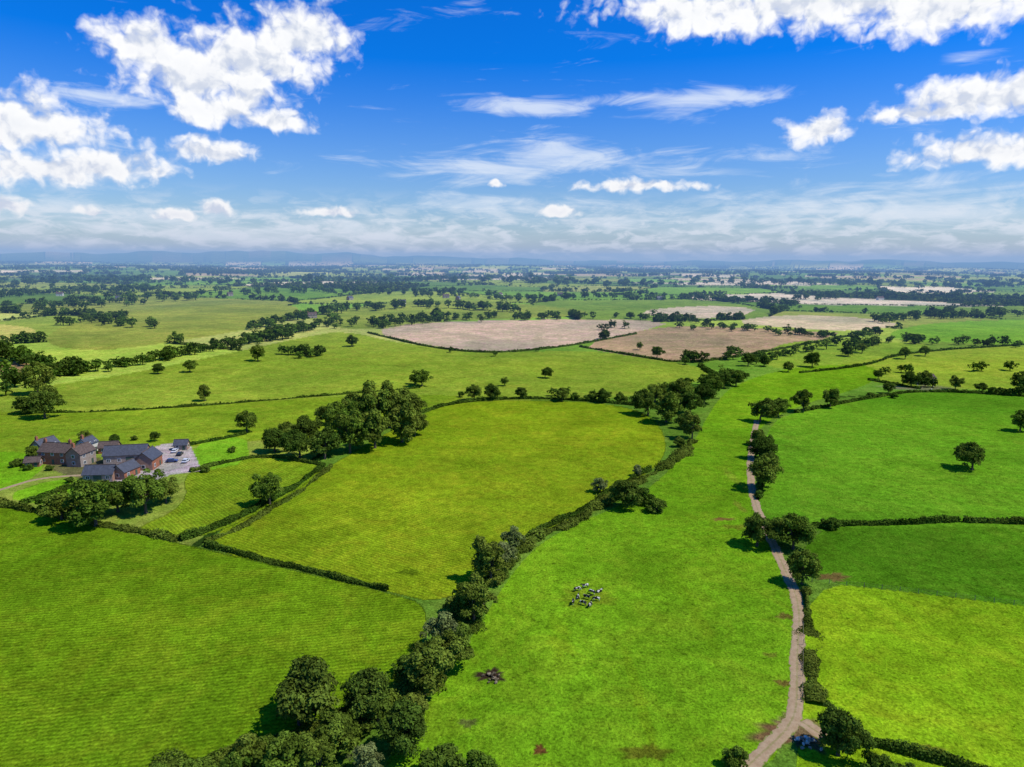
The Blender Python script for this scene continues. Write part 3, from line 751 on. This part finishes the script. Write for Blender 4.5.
# ------------------------------------------------------------------ sun + sky
SEL, SAZ = math.radians(56), math.radians(100)
S = Vector((math.sin(SAZ)*math.cos(SEL), math.cos(SAZ)*math.cos(SEL), math.sin(SEL)))
sd = bpy.data.lights.new('sun', 'SUN'); sd.energy = 4.6; sd.angle = math.radians(.5); sd.color = (1, .95, .84)
so = bpy.data.objects.new('sun', sd); link(so); so.rotation_euler = S.to_track_quat('Z', 'Y').to_euler()
w = bpy.data.worlds.new('World'); scene.world = w; w.use_nodes = True
try:
    w.cycles.sampling_method = 'MANUAL'; w.cycles.sample_map_resolution = 512
except Exception as e: print(e)
nt = w.node_tree; nt.nodes.clear(); b = NB(nt)
dirv = b.n('ShaderNodeTexCoord').outputs['Generated']
sky = b.n('ShaderNodeTexSky', sky_type='NISHITA'); sky.sun_disc = False
sky.sun_elevation = SEL; sky.sun_rotation = SAZ; sky.dust_density = .6; sky.ozone_density = 3.0; sky.air_density = 1.0
sep = b.n('ShaderNodeSeparateXYZ'); b.set(sep.inputs[0], b.vmath('NORMALIZE', dirv))
azn = b.math('ARCTAN2', sep.outputs[0], sep.outputs[1]); eln = b.math('ARCSINE', sep.outputs[2])
skt = b.mix(b.mapr(eln, .0, .26, 0, 1), (1.0, 1.10, 1.22, 1), (.02, .66, 1.7, 1))
skb = b.mix(1.0, sky.outputs[0], skt, 'MULTIPLY')
cb = b.n('ShaderNodeCombineXYZ'); b.set(cb.inputs[0], azn); b.set(cb.inputs[1], eln); AE = cb.outputs[0]
def skydir(u, v):
    d = raydir(u, v); return math.atan2(d.x, d.y), math.asin(d.z)
blobs = [(212,80,92,54),(298,40,66,36),(150,50,58,32),(215,110,56,28),(272,122,44,17),(255,64,76,44),
 (22,126,82,36),(112,168,60,25),(50,172,62,24),(212,153,42,19),(830,-4,240,48),(700,12,76,34),(960,2,130,44),(817,132,38,20),
 (1000,98,90,25),(940,112,80,14),(1000,152,86,21),(215,210,19,11),(640,187,68,11),(560,211,28,9),(498,185,8,6),(330,213,32,8),(90,211,16,8),(175,216,28,8),(5,206,24,11)]
wn = b.n('ShaderNodeTexNoise', noise_dimensions='2D'); b.set(wn.inputs['Vector'], AE); wn.inputs['Scale'].default_value = 34; wn.inputs['Detail'].default_value = 3
PW = b.vmath('ADD', AE, b.vmath('MULTIPLY', b.vmath('SUBTRACT', wn.outputs['Color'], (.5, .5, .5)), (.018, .015, 0)))
acc = None
for (u, v, rx, ry) in blobs:
    a, e = skydir(u, v)
    d = b.vmath('MULTIPLY', b.vmath('SUBTRACT', PW, (a, e, 0)), (FPX/rx, FPX/ry, 0))
    d = b.vmath('MAXIMUM', d, b.vmath('MULTIPLY', d, (-1, -1.5, 0)))
    val = b.math('SUBTRACT', 1, b.vmath('LENGTH', d))
    acc = val if acc is None else b.math('SMOOTH_MAX', acc, val, .2)
def puff(vec):
    n1 = b.noise(b.vmath('MULTIPLY', vec, (1, 1.3, 1)), 25, 8, .52, '2D')
    vo = b.n('ShaderNodeTexVoronoi', voronoi_dimensions='2D', feature='F1'); b.set(vo.inputs['Vector'], vec); vo.inputs['Scale'].default_value = 50
    vo.inputs['Detail'].default_value = 2
    return b.math('ADD', b.math('MULTIPLY', b.math('SUBTRACT', n1, .5), 1.25), b.math('MULTIPLY', b.math('SUBTRACT', .35, vo.outputs['Distance']), .30))
p0 = puff(PW); p1 = puff(b.vmath('ADD', PW, (.006, .013, 0)))
D0 = b.math('ADD', acc, p0)
alpha = b.mapr(D0, -.06, .55, 0, 1, True)
lit = b.mapr(b.math('SUBTRACT', p0, p1), -.34, .16, 0, 1, True)
thick = b.mapr(D0, .3, 1.2, 1, .62)
ccol = b.mix(b.math('MULTIPLY', lit, thick), (6.4, 7.0, 8.3, 1), (10.4, 10.4, 10.4, 1))
strk = b.noise(b.vmath('MULTIPLY', AE, (2.2, 17, 1)), 1.6, 7, .6, '2D', .8)
strk2 = b.noise(b.vmath('MULTIPLY', AE, (9, 40, 1)), 1.0, 6, .62, '2D', .6)
sacc = None
for (u, v, rx, ry) in ((565,165,180,22),(690,99,95,9),(520,106,70,11),(100,95,45,7),(900,190,190,18),(700,215,420,24),(250,230,300,22),(960,60,30,6),(780,155,100,10)):
    a, e = skydir(u, v); d = b.vmath('MULTIPLY', b.vmath('SUBTRACT', AE, (a, e, 0)), (FPX/rx, FPX/ry, 0))
    val = b.math('SUBTRACT', 1, b.vmath('LENGTH', d)); sacc = val if sacc is None else b.math('MAXIMUM', sacc, val)
sacc = b.math('MAXIMUM', sacc, -.3)
sv = b.math('ADD', sacc, b.math('MULTIPLY', b.math('SUBTRACT', b.math('ADD', strk, strk2), 1.0), 2.4))
salpha = b.mapr(sv, .0, 1.3, 0, .72, True)
lown = b.noise(b.vmath('MULTIPLY', AE, (1, 3.2, 1)), 26, 6, .58, '2D', .3)
lowm = b.math('MULTIPLY', b.mapr(eln, -.01, .012, 0, 1, True), b.mapr(eln, .035, .10, 1, 0, True))
lowa = b.math('MULTIPLY', b.mapr(lown, .42, .68, .05, .75, True), lowm)
skyc = b.mix(salpha, skb, (8.4, 9.1, 10.0, 1))
skyc = b.mix(lowa, skyc, (8.2, 8.8, 9.6, 1))
skyc = b.mix(alpha, skyc, ccol)
bg = b.n('ShaderNodeBackground'); bg.inputs['Strength'].default_value = .10; b.set(bg.inputs['Color'], skyc)
wo = b.n('ShaderNodeOutputWorld'); nt.links.new(bg.outputs[0], wo.inputs['Surface'])

# ------------------------------------------------------------------ haze: absorbing + airlight-emitting air layer
hm_, nt = new_mat('haze'); b = NB(nt)
sg = np.array([1/9000, 1/7200, 1/5400]); Le = np.array([.26, .42, .68])
va = b.n('ShaderNodeVolumeAbsorption'); va.inputs['Density'].default_value = float(sg.max()); cc = 1-sg/sg.max(); va.inputs['Color'].default_value = (*cc, 1)
em = b.n('ShaderNodeEmission'); ec = Le*sg; em.inputs['Color'].default_value = (*(ec/ec.max()), 1); em.inputs['Strength'].default_value = float(ec.max())
ad = b.n('ShaderNodeAddShader'); nt.links.new(va.outputs[0], ad.inputs[0]); nt.links.new(em.outputs[0], ad.inputs[1])
b.out(ad.outputs[0], True)
me = bpy.data.meshes.new('haze'); V, F = box_vf(-36000, 36000, 520, 15500, -60, 190); me.from_pydata(V, [], F); me.materials.append(hm_)
link(bpy.data.objects.new('haze', me))
